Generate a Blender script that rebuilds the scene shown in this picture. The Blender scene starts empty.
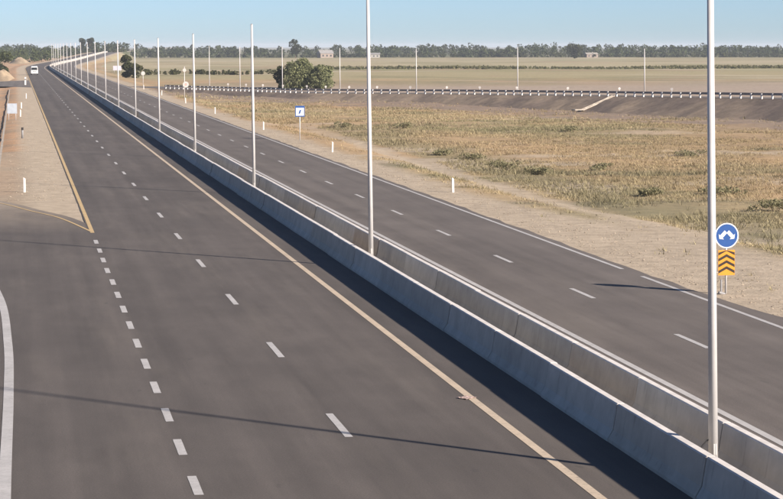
import bpy, bmesh, math, random
import numpy as np
from mathutils import Vector, Matrix

random.seed(7)
RNG = np.random.default_rng(11)
sc = bpy.context.scene
COL = sc.collection

# ------------------------------------------------------------------ camera, sky, sun, exposure
cam_d = bpy.data.cameras.new('camera')
cam = bpy.data.objects.new('camera', cam_d)
COL.objects.link(cam)
sc.camera = cam
CAM_H = 8.4
cam.location = (0, 0, CAM_H)
cam.rotation_euler = (math.radians(90 - 2.0), 0, -math.radians(9.844))
cam_d.sensor_width = 36
cam_d.lens = 99.494
cam_d.shift_y = -0.16339
cam_d.clip_start = 0.5
cam_d.clip_end = 40000

SUN_EL = math.radians(25)
SUN_DIR = Vector((0.70, -0.714, 0)).normalized() * math.cos(SUN_EL) + Vector((0, 0, math.sin(SUN_EL)))   # towards the sun
world = bpy.data.worlds.new('World')
sc.world = world
world.use_nodes = True
wn = world.node_tree
wn.nodes.clear()
wo = wn.nodes.new('ShaderNodeOutputWorld')
wb = wn.nodes.new('ShaderNodeBackground')
ws = wn.nodes.new('ShaderNodeTexSky')
ws.sky_type = 'NISHITA'
ws.sun_disc = False
ws.sun_elevation = SUN_EL
ws.sun_rotation = math.atan2(SUN_DIR.x, SUN_DIR.y)
ws.altitude = 1200
ws.air_density = 0.57
ws.dust_density = 0.9
ws.ozone_density = 3.2
wb.inputs['Strength'].default_value = 0.058
wn.links.new(ws.outputs[0], wb.inputs[0])
wn.links.new(wb.outputs[0], wo.inputs[0])

sun_d = bpy.data.lights.new('sun', 'SUN')
sun_d.energy = 5.0
sun_d.angle = math.radians(1.3)
sun_d.color = (1.0, 0.885, 0.76)
sun = bpy.data.objects.new('sun', sun_d)
COL.objects.link(sun)
sun.rotation_euler = SUN_DIR.to_track_quat('Z', 'Y').to_euler()
sun.location = (60, -60, 60)

sc.view_settings.view_transform = 'Standard'
sc.view_settings.look = 'None'
sc.view_settings.gamma = 1
sc.view_settings.use_curve_mapping = False
sc.view_settings.exposure = 1.1

# ------------------------------------------------------------------ helpers
ORD = ['nearest', 'second', 'third', 'fourth', 'fifth', 'sixth', 'seventh', 'eighth', 'ninth', 'tenth', 'eleventh',
       'twelfth', 'thirteenth', 'fourteenth', 'fifteenth', 'sixteenth', 'seventeenth', 'eighteenth', 'nineteenth',
       'twentieth', 'twenty-first', 'twenty-second', 'twenty-third', 'twenty-fourth', 'twenty-fifth', 'twenty-sixth']


def mesh_obj(name, verts, faces, mat=None, parent=None, smooth=False, cols=None):
    me = bpy.data.meshes.new(name)
    me.from_pydata([tuple(v) for v in verts], [], [tuple(f) for f in faces])
    me.update()
    if cols is not None:
        a = me.color_attributes.new('Col', 'FLOAT_COLOR', 'POINT')
        a.data.foreach_set('color', np.asarray(cols, dtype=np.float32).ravel())
    if smooth:
        me.polygons.foreach_set('use_smooth', [True] * len(me.polygons))
    o = bpy.data.objects.new(name, me)
    COL.objects.link(o)
    if mat:
        me.materials.append(mat)
    if parent:
        o.parent = parent
    return o


def bm_obj(name, bm, mat=None, parent=None, smooth=False):
    me = bpy.data.meshes.new(name)
    bm.to_mesh(me)
    bm.free()
    if smooth:
        me.polygons.foreach_set('use_smooth', [True] * len(me.polygons))
    o = bpy.data.objects.new(name, me)
    COL.objects.link(o)
    if mat:
        me.materials.append(mat)
    if parent:
        o.parent = parent
    return o


def empty(name, loc, rz=0.0):
    o = bpy.data.objects.new(name, None)
    COL.objects.link(o)
    o.location = loc
    o.rotation_euler = (0, 0, rz)
    o.empty_display_size = 0.3
    return o


def tag(o, label, cat, group=None):
    o['label'] = label
    o['category'] = cat
    if group:
        o['group'] = group
    return o


def kind(o, k):
    o['kind'] = k
    return o


def copy_tree(o, parent=None):
    c = o.copy()
    COL.objects.link(c)
    c.parent = parent
    for ch in list(o.children):
        copy_tree(ch, c)
    return c


def add_box(bm, c, s, bev=0.0):
    r = bmesh.ops.create_cube(bm, size=1.0)
    vs = r['verts']
    for v in vs:
        v.co = Vector((v.co.x * s[0] + c[0], v.co.y * s[1] + c[1], v.co.z * s[2] + c[2]))
    if bev > 0:
        es = list({e for v in vs for e in v.link_edges})
        bmesh.ops.bevel(bm, geom=es, offset=bev, segments=2, affect='EDGES', profile=0.6)


def add_cyl(bm, p0, p1, r0, r1=None, n=12, cap=True):
    r1 = r0 if r1 is None else r1
    p0, p1 = Vector(p0), Vector(p1)
    d = (p1 - p0)
    m = Matrix.Translation((p0 + p1) / 2) @ d.to_track_quat('Z', 'Y').to_matrix().to_4x4()
    bmesh.ops.create_cone(bm, cap_ends=cap, cap_tris=False, segments=n, radius1=r0, radius2=r1, depth=d.length, matrix=m)


def prism(bm, pts, y0, y1):
    """polygon in XZ extruded along Y from y0 (front) to y1 (back)"""
    a = [bm.verts.new((p[0], y0, p[1])) for p in pts]
    b = [bm.verts.new((p[0], y1, p[1])) for p in pts]
    bm.faces.new(a)
    bm.faces.new(list(reversed(b)))
    n = len(pts)
    for i in range(n):
        j = (i + 1) % n
        bm.faces.new((a[j], a[i], b[i], b[j]))


# value noise on numpy arrays
_T = RNG.random((256, 256))


def vn(x, y, s, seed=0):
    x = np.asarray(x, float) / s + seed * 17.3
    y = np.asarray(y, float) / s + seed * 9.7
    xi, yi = np.floor(x).astype(int), np.floor(y).astype(int)
    fx, fy = x - xi, y - yi
    fx, fy = fx * fx * (3 - 2 * fx), fy * fy * (3 - 2 * fy)
    a, b = _T[xi % 256, yi % 256], _T[(xi + 1) % 256, yi % 256]
    c, d = _T[xi % 256, (yi + 1) % 256], _T[(xi + 1) % 256, (yi + 1) % 256]
    return (a * (1 - fx) + b * fx) * (1 - fy) + (c * (1 - fx) + d * fx) * fy


def fbm(x, y, s, seed=0, o=4):
    r, a, t = 0, 1.0, 0
    for k in range(o):
        r = r + a * vn(x, y, s / 2 ** k, seed + k * 3)
        t += a
        a *= 0.55
    return r / t


def sstep(a, b, x):
    t = np.clip((np.asarray(x, float) - a) / (b - a), 0, 1)
    return t * t * (3 - 2 * t)


# highway axis: straight, then a long easy bend to the right with a slight climb
def xc(Y):
    Y = np.asarray(Y, float)
    t = np.clip(Y - 800, 0, 300)
    return t * t / 7800 + np.clip(Y - 1100, 0, None) * 0.0769


def zc(Y):
    Y = np.asarray(Y, float)
    return 3.9 * sstep(980, 1750, Y)


RAMP = np.array([(22, 452, 0), (26.4, 435, 0), (33.7, 413.4, .1), (47, 361.2, .5), (66, 327.3, 1.0), (79.4, 289.4, 1.5),
                 (91.3, 249.5, 2.0), (100.2, 213.5, 2.6), (104.2, 158.5, 3.3), (106.2, 103.5, 4.0)])
_seg = np.r_[0, np.cumsum(np.linalg.norm(np.diff(RAMP[:, :2], axis=0), axis=1))]
_S = np.linspace(0, _seg[-1], 260)
_Q = np.stack([np.interp(_S, _seg, RAMP[:, i]) for i in range(3)], 1)
for _k in range(6):      # soften the corners of the polyline
    _Q[2:-2] = (_Q[:-4] + _Q[1:-3] + _Q[2:-2] + _Q[3:-1] + _Q[4:]) / 5
_Tn = np.gradient(_Q[:, :2], axis=0)
_Tn /= np.linalg.norm(_Tn, axis=1)[:, None]
_Nn = np.stack([-_Tn[:, 1], _Tn[:, 0]], 1)


def ramp_pt(s, off=0.0):
    i = np.clip(np.interp(s, _S, np.arange(len(_S))), 0, len(_S) - 1.001)
    k = int(i)
    f = i - k
    q = _Q[k] * (1 - f) + _Q[k + 1] * f
    n = _Nn[k]
    return Vector((q[0] + n[0] * off, q[1] + n[1] * off, q[2])), math.atan2(_Tn[k][1], _Tn[k][0])


def ground_z(X, Y):
    X = np.asarray(X, float)
    Y = np.asarray(Y, float)
    u = X - xc(Y)
    zr = zc(Y)
    base = -0.35 + (fbm(X, Y, 14, 1) - 0.5) * 0.55 + (fbm(X, Y, 2.6, 5, 3) - 0.5) * 0.22
    base = base + (fbm(X, Y, 300, 9) - 0.5) * 1.2 * sstep(500, 1500, Y)
    edge_r = 26.6 + (fbm(X, Y, 7, 13) - 0.5) * 1.6 + 4.0 * (1 - sstep(80, 125, Y))
    right = sstep(0, 3.2, u - edge_r)
    left = sstep(0.0, 2.5, -0.2 - u) * sstep(150, 190, Y)
    w = np.clip(right + left, 0, 1)
    flat = zr - 0.016 + (fbm(X, Y, 1.6, 21, 2) - 0.5) * 0.03 * sstep(23.6, 24.4, u)
    flat = np.where((u > 4.4) & (u < 21.7), zr - 0.07, flat)
    flat = np.where((u < 2.9) & (Y < 112 + 0.0 * X), zr - 0.05, flat)
    flat = np.where((u < -0.5) & (Y < 150), zr - 0.05, flat)
    # embankment of the climbing stretch: falls 1 in 2
    du = np.maximum(np.maximum(u - 26.5, -0.5 - u), 0)
    hill = zr - 0.05 - du * 0.5
    z = flat * (1 - w) + base * w
    z = np.where((zr > 0.02) & (du > 0), np.maximum(hill, base), z)
    # spoil heaps and cut bank on the left verge
    return z


def gz(x, y):
    return float(ground_z(np.array([x]), np.array([y]))[0])


# ------------------------------------------------------------------ materials
def new_mat(name, rough=0.85, spec=0.25):
    m = bpy.data.materials.new(name)
    m.use_nodes = True
    nt = m.node_tree
    b = nt.nodes['Principled BSDF']
    b.inputs['Roughness'].default_value = rough
    b.inputs['Specular IOR Level'].default_value = spec
    return m, nt, b


def N(nt, t, **kw):
    n = nt.nodes.new(t)
    for k, v in kw.items():
        setattr(n, k, v)
    return n


def mixrgb(nt, fac, a, b, mode='MIX'):
    n = N(nt, 'ShaderNodeMix', data_type='RGBA', blend_type=mode)
    for sock, v in ((0, fac), (6, a), (7, b)):
        if isinstance(v, (int, float)):
            n.inputs[sock].default_value = v
        elif isinstance(v, tuple):
            n.inputs[sock].default_value = (*v, 1)
        else:
            nt.links.new(v, n.inputs[sock])
    return n.outputs[2]


def noise(nt, vec, scale, detail=4, rough=0.55):
    n = N(nt, 'ShaderNodeTexNoise')
    n.inputs['Scale'].default_value = scale
    n.inputs['Detail'].default_value = detail
    n.inputs['Roughness'].default_value = rough
    if vec is not None:
        nt.links.new(vec, n.inputs['Vector'])
    return n.outputs[0]


def ramp(nt, val, stops):
    n = N(nt, 'ShaderNodeValToRGB')
    cr = n.color_ramp
    while len(cr.elements) < len(stops):
        cr.elements.new(0.5)
    for e, (p, c) in zip(cr.elements, stops):
        e.position = p
        e.color = (*c, 1) if isinstance(c, tuple) else (c, c, c, 1)
    nt.links.new(val, n.inputs[0])
    return n.outputs[0]


def pos(nt, scale=None):
    g = N(nt, 'ShaderNodeNewGeometry')
    if scale is None:
        return g.outputs['Position']
    mp = N(nt, 'ShaderNodeMapping')
    mp.inputs['Scale'].default_value = scale
    nt.links.new(g.outputs['Position'], mp.inputs[0])
    return mp.outputs[0]


def bump(nt, b, h, strength=0.3, dist=0.02):
    n = N(nt, 'ShaderNodeBump')
    n.inputs['Strength'].default_value = strength
    n.inputs['Distance'].default_value = dist
    nt.links.new(h, n.inputs['Height'])
    nt.links.new(n.outputs[0], b.inputs['Normal'])


def plain(name, c, rough=0.6, var=0.12, scale=6.0, spec=0.3, metal=0.0):
    m, nt, b = new_mat(name, rough, spec)
    f = noise(nt, pos(nt), scale, 5)
    d = tuple(x * (1 - var) for x in c)
    l = tuple(min(1, x * (1 + var)) for x in c)
    nt.links.new(ramp(nt, f, [(0.3, d), (0.7, l)]), b.inputs['Base Color'])
    b.inputs['Metallic'].default_value = metal
    return m


def asphalt(name, c, dust=False):
    m, nt, b = new_mat(name, 0.82, 0.3)
    p = pos(nt)
    big = noise(nt, p, 0.09, 5, 0.6)
    base = ramp(nt, big, [(0.25, tuple(x * 0.84 for x in c)), (0.75, tuple(x * 1.14 for x in c))])
    streak = noise(nt, pos(nt, (1.1, 0.018, 1)), 1.0, 5, 0.6)
    base = mixrgb(nt, 1.0, base, ramp(nt, streak, [(0.3, 0.84), (0.7, 1.16)]), 'MULTIPLY')
    sx0 = N(nt, 'ShaderNodeSeparateXYZ')
    nt.links.new(p, sx0.inputs[0])
    m1 = N(nt, 'ShaderNodeMath', operation='MULTIPLY_ADD')      # tyre-polished wheel paths, two to a lane
    m1.inputs[1].default_value, m1.inputs[2].default_value = 2 * math.pi / 1.83, 1.1
    nt.links.new(sx0.outputs[0], m1.inputs[0])
    m2 = N(nt, 'ShaderNodeMath', operation='SINE')
    nt.links.new(m1.outputs[0], m2.inputs[0])
    m3 = N(nt, 'ShaderNodeMath', operation='MULTIPLY_ADD')
    m3.inputs[1].default_value, m3.inputs[2].default_value = 0.5, 0.5
    nt.links.new(m2.outputs[0], m3.inputs[0])
    base = mixrgb(nt, 1.0, base, ramp(nt, m3.outputs[0], [(0.0, 1.035), (1.0, 0.945)]), 'MULTIPLY')
    mott = noise(nt, pos(nt, (1, 0.3, 1)), 0.8, 6, 0.7)
    base = mixrgb(nt, 1.0, base, ramp(nt, mott, [(0.3, 0.88), (0.7, 1.12)]), 'MULTIPLY')
    fine = noise(nt, p, 26, 4, 0.75)
    base = mixrgb(nt, 1.0, base, ramp(nt, fine, [(0.25, 0.66), (0.75, 1.34)]), 'MULTIPLY')
    # dust blown on in patches
    dn = noise(nt, pos(nt, (0.5, 0.05, 1)), 1.0, 6, 0.65)
    base = mixrgb(nt, ramp(nt, dn, [(0.52, 0.0), (0.8, 0.35)]), base, (0.20, 0.175, 0.15))
    if dust:      # sand carried from the unpaved shoulder onto the mouth of the side road
        sx_ = N(nt, 'ShaderNodeSeparateXYZ')
        nt.links.new(pos(nt), sx_.inputs[0])
        mr = N(nt, 'ShaderNodeMapRange')
        mr.inputs[1].default_value, mr.inputs[2].default_value = 98, 124
        nt.links.new(sx_.outputs[1], mr.inputs[0])
        ad = N(nt, 'ShaderNodeMath', operation='MULTIPLY')
        nt.links.new(mr.outputs[0], ad.inputs[0])
        nt.links.new(ramp(nt, noise(nt, pos(nt, (0.5, 0.25, 1)), 1.0, 5, 0.6), [(0.3, 0.35), (0.65, 1.0)]), ad.inputs[1])
        base = mixrgb(nt, ad.outputs[0], base, (0.36, 0.30, 0.235))
    # tar spots and oil drips
    sp = noise(nt, pos(nt, (1.0, 0.4, 1)), 2.3, 3, 0.5)
    base = mixrgb(nt, ramp(nt, sp, [(0.70, 0.0), (0.76, 0.4)]), base, (0.05, 0.047, 0.045))
    nt.links.new(base, b.inputs['Base Color'])
    bump(nt, b, noise(nt, p, 60, 2), 0.25, 0.01)
    return m


def paint(name, c):
    m, nt, b = new_mat(name, 0.7, 0.3)
    p = pos(nt)
    f = noise(nt, p, 1.2, 6, 0.7)
    col = ramp(nt, f, [(0.3, tuple(x * 0.82 for x in c)), (0.7, tuple(x * 1.08 for x in c))])
    w = noise(nt, p, 9.0, 6, 0.75)
    w2 = noise(nt, pos(nt, (0.6, 0.06, 1)), 1.0, 4, 0.6)
    wm = mixrgb(nt, 1.0, ramp(nt, w, [(0.5, 0.0), (0.72, 1.0)]), ramp(nt, w2, [(0.35, 0.15), (0.7, 0.9)]), 'MULTIPLY')
    col = mixrgb(nt, wm, col, (0.15, 0.135, 0.125))
    nt.links.new(col, b.inputs['Base Color'])
    return m


def vcol_mat(name, rough=0.95, fine=3.0, amp=0.35, trans=0.0, bump_s=0.0):
    m, nt, b = new_mat(name, rough, 0.1)
    a = N(nt, 'ShaderNodeVertexColor', layer_name='Col')
    p = pos(nt)
    f = noise(nt, p, fine, 6, 0.65)
    col = mixrgb(nt, 1.0, a.outputs[0], ramp(nt, f, [(0.28, 1 - amp), (0.72, 1 + amp)]), 'MULTIPLY')
    nt.links.new(col, b.inputs['Base Color'])
    if bump_s:
        bump(nt, b, noise(nt, p, 5, 6, 0.7), bump_s, 0.12)
    if trans:
        out = nt.nodes['Material Output']
        t = N(nt, 'ShaderNodeBsdfTranslucent')
        nt.links.new(col, t.inputs[0])
        mx = N(nt, 'ShaderNodeMixShader')
        mx.inputs[0].default_value = trans
        nt.links.new(b.outputs[0], mx.inputs[1])
        nt.links.new(t.outputs[0], mx.inputs[2])
        nt.links.new(mx.outputs[0], out.inputs[0])
    return m


def concrete(name, c):
    m, nt, b = new_mat(name, 0.9, 0.2)
    p = pos(nt)
    oi = N(nt, 'ShaderNodeObjectInfo')
    tone = ramp(nt, oi.outputs['Random'], [(0.0, tuple(x * 0.86 for x in c)), (0.5, c), (0.86, tuple(x * 1.07 for x in c)),
                                           (1.0, (c[0] * 0.88, c[1] * 0.76, c[2] * 0.64))])
    n1 = noise(nt, p, 1.3, 6, 0.65)
    col = mixrgb(nt, 1.0, tone, ramp(nt, n1, [(0.25, 0.8), (0.75, 1.15)]), 'MULTIPLY')
    run = noise(nt, pos(nt, (3.0, 3.0, 0.35)), 1.6, 4, 0.6)
    col = mixrgb(nt, ramp(nt, run, [(0.58, 0.0), (0.8, 0.45)]), col, (0.13, 0.115, 0.1))
    nt.links.new(col, b.inputs['Base Color'])
    bump(nt, b, noise(nt, p, 30, 4), 0.25, 0.01)
    return m


M = {}
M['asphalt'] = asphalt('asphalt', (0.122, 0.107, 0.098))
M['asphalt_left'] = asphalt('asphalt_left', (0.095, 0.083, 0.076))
M['asphalt_dusty'] = asphalt('asphalt_dusty', (0.095, 0.083, 0.076), dust=True)
M['asphalt_far'] = asphalt('asphalt_side_road', (0.14, 0.125, 0.115))
M['white_paint'] = paint('white_road_paint', (0.44, 0.43, 0.43))
M['yellow_paint'] = paint('yellow_road_paint', (0.52, 0.43, 0.33))
M['yellow_strong'] = paint('yellow_edge_paint', (0.52, 0.38, 0.20))
M['ground'] = vcol_mat('soil_and_dry_grass', 0.97, 1.1, 0.22, bump_s=0.5)
M['grass'] = vcol_mat('dry_grass_blades', 0.95, 0.5, 0.15, trans=0.25)
M['leaf'] = vcol_mat('tree_leaves', 0.8, 0.3, 0.2, trans=0.25)
M['bark'] = plain('bark', (0.12, 0.09, 0.065), 0.95, 0.3, 5)
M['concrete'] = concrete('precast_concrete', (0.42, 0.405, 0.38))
M['concrete_top'] = plain('pale_concrete_top', (0.60, 0.57, 0.55), 0.85, 0.14, 2.5)
M['concrete_pale'] = plain('pale_concrete', (0.36, 0.32, 0.275), 0.9, 0.35, 2)
M['gravel'] = plain('median_gravel', (0.26, 0.23, 0.2), 0.95, 0.3, 6)
M['galv'] = plain('galvanised_pole', (0.50, 0.49, 0.49), 0.45, 0.06, 3, 0.5)
M['steel'] = plain('grey_steel', (0.22, 0.22, 0.23), 0.5, 0.12, 5, 0.4)
M['rail'] = plain('weathered_guardrail', (0.24, 0.22, 0.215), 0.6, 0.15, 5, 0.3)
M['white'] = plain('white_plastic', (0.62, 0.6, 0.58), 0.5, 0.06, 8)
M['black'] = plain('black_rubber', (0.025, 0.025, 0.027), 0.7, 0.2, 8)
M['blue'] = plain('blue_sign_sheet', (0.010, 0.06, 0.225), 0.4, 0.06, 8, 0.4)
M['sign_white'] = plain('white_sign_sheet', (0.60, 0.62, 0.66), 0.4, 0.04, 8, 0.4)
M['dull_white'] = plain('dull_white_sheet', (0.42, 0.40, 0.385), 0.6, 0.1, 8, 0.3)
M['sign_yellow'] = plain('yellow_sign_sheet', (0.56, 0.225, 0.02), 0.4, 0.06, 8, 0.4)
M['sign_red'] = plain('red_sign_sheet', (0.5, 0.12, 0.09), 0.4, 0.06, 8, 0.4)
M['sign_black'] = plain('black_sign_sheet', (0.022, 0.015, 0.012), 0.5, 0.1, 8, 0.3)
M['van_white'] = plain('white_vehicle_paint', (0.7, 0.7, 0.69), 0.3, 0.03, 2, 0.5)
M['glass'] = plain('dark_vehicle_glass', (0.03, 0.035, 0.04), 0.08, 0.05, 2, 0.6)
M['lens'] = plain('headlight_lens', (0.6, 0.6, 0.58), 0.15, 0.05, 2, 0.6)
M['wall'] = plain('pale_plaster', (0.25, 0.205, 0.18), 0.9, 0.1, 1)
M['roof'] = plain('grey_sheet_roof', (0.24, 0.235, 0.235), 0.7, 0.1, 1)

# ------------------------------------------------------------------ ground sheet
def grow(a, step, k, end):
    r = [a]
    while r[-1] < end:
        step *= k
        r.append(r[-1] + step)
    return r[1:]


xs = np.array([-v for v in reversed(grow(10, 0.9, 1.16, 4200))] + list(np.arange(-10, 100, 0.7)) + grow(99.7, 0.8, 1.09, 9000))
ys = np.array([-400, -200, -100, -50, -20, 0, 15, 25, 32, 38] + list(np.arange(40, 280, 0.7)) + grow(279.4, 0.8, 1.022, 15000))
GX, GY = np.meshgrid(xs, ys)
GZ = ground_z(GX, GY)


def soil_colour(X, Y):
    u = X - xc(Y)
    shp = X.shape + (3,)
    n1, n2, n3 = fbm(X, Y, 22, 31), fbm(X, Y, 6, 37), fbm(X, Y * 0.35, 45, 43)
    straw = np.array((0.345, 0.27, 0.165))
    olive = np.array((0.235, 0.21, 0.13))
    rust = np.array((0.40, 0.27, 0.16))
    brown = np.array((0.23, 0.18, 0.128))
    sand = np.array((0.40, 0.335, 0.26))
    ash = np.array((0.22, 0.175, 0.145))
    c = np.zeros(shp) + straw

    def mix(c, k, f):
        f = np.clip(f, 0, 1)[..., None]
        return c * (1 - f) + k * f
    c = mix(c, olive, sstep(0.47, 0.62, n1) * 0.85)
    c = mix(c, olive * 0.85, sstep(0.55, 0.70, fbm(X * 0.4, Y, 4, 83)) * 0.7)
    c = mix(c, rust, sstep(0.52, 0.68, n3) * 0.6)
    c = mix(c, brown, sstep(0.55, 0.72, n2) * 0.6)
    # greener weeds along the far side of the track and in the hollows
    weed = sstep(30.6, 32, u + (n2 - 0.5) * 3) * (1 - sstep(34.5, 40, u + (n2 - 0.5) * 9)) * (Y < 230)
    c = mix(c, olive * 0.9, weed * 0.7)
    c = mix(c, np.array((0.17, 0.155, 0.10)), sstep(0.60, 0.74, fbm(X * 0.5, Y, 7, 101)) * 0.75)
    c = mix(c, sand, sstep(0.62, 0.72, fbm(X * 0.6, Y, 10, 107)) * 0.7)
    # orange soil beside the highway farther on
    c = mix(c, rust, sstep(150, 330, Y) * (1 - sstep(60, 110, u - Y * 0.03)) * sstep(0.36, 0.55, n1 * 0.5 + n2 * 0.5) * 0.9 * (1 - sstep(420, 600, Y) * 0.3))
    # bare grey-brown ground in front of the ramp
    rx = np.interp(Y, RAMP[::-1, 1], RAMP[::-1, 0])
    near = np.where(Y < 452, rx - X, 999)
    c = mix(c, ash, (1 - sstep(13, 30, near + (n2 - 0.5) * 26)) * (Y < 425) * 0.9)
    # beyond the ramp: bare lilac-grey soil, stubble, then a pale field
    far = np.where(Y < 452, X - rx, np.where(Y < 5000, 20, 0))
    beyond = sstep(4, 14, far) * (u > 40)
    c = mix(c, np.array((0.33, 0.27, 0.22)), beyond * (1 - sstep(430, 560, Y)))
    c = mix(c, np.array((0.31, 0.27, 0.165)), sstep(520, 600, Y) * (u > 34))
    c = mix(c, np.array((0.23, 0.22, 0.12)), sstep(700, 760, Y + (n1 - .5) * 100) * (u > 34) * 0.75)
    c = mix(c, np.array((0.345, 0.30, 0.195)), sstep(815, 850, Y + (n1 - .5) * 60) * (u > 34))
    c = mix(c, np.array((0.29, 0.265, 0.165)), sstep(0.5, 0.62, fbm(X, Y, 260, 71)) * sstep(830, 900, Y) * 0.7)
    c = mix(c, np.array((0.10, 0.11, 0.06)), sstep(1560, 1640, Y))
    farv = sstep(430, 520, Y) * (u > 30)
    c = mix(c, np.array((0.21, 0.195, 0.115)), farv * sstep(0.56, 0.66, fbm(X, Y * 0.6, 55, 111)) * 0.6)
    c = mix(c, np.array((0.30, 0.225, 0.155)), farv * sstep(0.58, 0.68, fbm(X, Y * 0.5, 34, 117)) * 0.6)
    c = mix(c, np.array((0.42, 0.36, 0.27)), farv * sstep(0.60, 0.70, fbm(X * 0.5, Y, 70, 121)) * 0.6)
    # sandy shoulder, apron and track on the right
    wob = (fbm(X, Y, 5, 53) - 0.5) * 2.0
    edge = 25.6 + wob + 4.2 * (1 - sstep(70, 125, Y + wob * 12))
    shoulder = (1 - sstep(-0.8, 0.9, u - edge)) * (u > 12)
    track = (1 - sstep(0.4, 1.5, np.abs(u - (29.2 + 0.000022 * (Y - 90) ** 2 * 4 + wob * 0.35)))) * (1 - sstep(185, 250, Y))
    c = mix(c, sand * 0.97, track * 0.85)
    c = mix(c, sand * (0.90 + 0.2 * n2[..., None]), shoulder)
    # shoulder and dirt on the left
    left = u < 8
    c = np.where(left[..., None], mix(np.zeros(shp) + np.array((0.44, 0.285, 0.18)), np.array((0.36, 0.26, 0.18)), sstep(0.45, 0.6, n2)), c)
    c = np.where(left[..., None], mix(c, sand * 1.02, sstep(0.0, 0.7, u + (fbm(X, Y, 3, 61) - 0.5) * 0.8)), c)
    c = np.where((left & (Y < 175) & (u <= 1))[..., None], mix(c, sand * 0.85, 0.7 + 0 * X), c)
    c = np.where((left & (Y > 600))[..., None], mix(c, np.array((0.13, 0.14, 0.075)), sstep(0, 60, -u) * 0.85), c)
    return c


GC = soil_colour(GX, GY)
ny, nx = GX.shape
idx = np.arange(nx * ny).reshape(ny, nx)
F = np.stack([idx[:-1, :-1], idx[:-1, 1:], idx[1:, 1:], idx[1:, :-1]], -1).reshape(-1, 4)
V = np.stack([GX, GY, GZ], -1).reshape(-1, 3)
C4 = np.concatenate([GC, np.ones(GC.shape[:2] + (1,))], -1).reshape(-1, 4)
kind(mesh_obj('ground', V.tolist(), F.tolist(), M['ground'], smooth=True, cols=C4), 'structure')

# ------------------------------------------------------------------ carriageways, markings
YS = list(range(-40, 60, 5)) + list(range(60, 320, 2)) + list(range(320, 2600, 12))


def strip(name, u0, u1, z, mat, parent=None, ylist=None, jit0=0.0, jit1=0.0, f0=None, f1=None):
    vs, fs = [], []
    for y in (ylist or YS):
        a = (f0(y) if f0 else u0) + random.uniform(-jit0, jit0)
        b = (f1(y) if f1 else u1) + random.uniform(-jit1, jit1)
        cx, cz = float(xc(y)), float(zc(y))
        for k in range(5):
            vs.append((cx + a + (b - a) * k / 4, y, cz + z))
    n = len(vs) // 5
    for i in range(n - 1):
        for k in range(4):
            j = i * 5 + k
            fs.append((j, j + 1, j + 6, j + 5))
    return mesh_obj(name, vs, fs, mat, parent)


def paved_left(y):
    if y > 98.0005:
        return 3.20
    return float(np.interp(y, [-40, 40, 53, 62, 73, 84, 95, 98.1], [-1.38, -1.37, -1.33, -1.37, -1.64, -2.5, -4.5, -5.2]))


YL = sorted(YS + [98.001])
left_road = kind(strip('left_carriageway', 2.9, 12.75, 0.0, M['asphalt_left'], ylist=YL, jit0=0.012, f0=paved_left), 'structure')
right_road = kind(strip('right_carriageway', 13.75, 23.0, 0.0, M['asphalt'], jit1=0.10,
                        f1=lambda y: 22.92 + 2.2 * (1 - float(sstep(50, 70, y)))), 'structure')
kind(strip('median_strip', 12.5, 14.2, 0.006, M['gravel']), 'structure')

yy = [y for y in range(98, 320, 3)] + list(range(320, 2200, 12))
strip('edge_line', 3.26, 3.44, 0.006, M['yellow_strong'], left_road, yy)
strip('edge_line', 10.56, 10.76, 0.006, M['yellow_paint'], left_road)
strip('edge_line', 15.80, 16.0, 0.006, M['white_paint'], right_road)


def edge_gap(y):      # sand drifts cover short stretches of the right edge line
    return 22.36 + 0.0


for a, b in ((-40, 76), (78.6, 2300)):
    L = [y for y in np.arange(a, min(b, 320), 2.0)] + ([b] if b < 320 else list(range(320, b, 12)))
    strip('edge_line', 22.38, 22.55, 0.006, M['white_paint'], right_road, L)


def dash_mesh(L, w):
    me = bpy.data.meshes.new('lane_dash')
    n = 6
    vs, fs = [], []
    for i in range(n + 1):
        t = -L / 2 + L * i / n
        j = 0.003
        vs += [(-w / 2 + random.uniform(-j, j), t, 0), (w / 2 + random.uniform(-j, j), t, 0)]
    for i in range(n):
        fs.append((2 * i, 2 * i + 1, 2 * i + 3, 2 * i + 2))
    me.from_pydata(vs, [], fs)
    me.materials.append(M['white_paint'])
    return me


def dashes(me, u, y0, step, n, parent):
    for i in range(n):
        y = y0 + step * i
        o = bpy.data.objects.new('lane_dash', me)
        COL.objects.link(o)
        h = math.atan2(float(xc(y + 1) - xc(y - 1)), 2)
        o.location = (float(xc(y)) + u + random.uniform(-.015, .015), y, float(zc(y)) + 0.006)
        o.rotation_euler = (0, 0, -h)
        o.parent = parent


long_dash = dash_mesh(3.0, 0.17)
short_dash = dash_mesh(1.8, 0.18)
dashes(long_dash, 7.01, 23.0, 12.1, 74, left_road)
dashes(long_dash, 18.92, 22.7, 12.1, 74, right_road)
dashes(short_dash, 3.335, 33.1, 4.02, 16, left_road)


# side road that joins on the left (merging lane), with its kerb-side line and gore line
def bez(pts, n=40):
    pts = [Vector((*p, 0)) for p in pts]
    out = []
    m = len(pts)
    for i in range(m - 1):
        p0, p1, p2, p3 = pts[max(i - 1, 0)], pts[i], pts[i + 1], pts[min(i + 2, m - 1)]
        for k in range(n):
            t = k / n
            out.append(0.5 * ((2 * p1) + (-p0 + p2) * t + (2 * p0 - 5 * p1 + 4 * p2 - p3) * t * t + (-p0 + 3 * p1 - 3 * p2 + p3) * t ** 3))
    out.append(pts[-1])
    return out


def ribbon(name, A, B, z, mat, parent=None):
    vs, fs = [], []
    for a, b in zip(A, B):
        vs += [(a.x, a.y, z), (b.x, b.y, z)]
    for i in range(len(A) - 1):
        fs.append((2 * i, 2 * i + 1, 2 * i + 3, 2 * i + 2))
    return mesh_obj(name, vs, fs, mat, parent)


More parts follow.
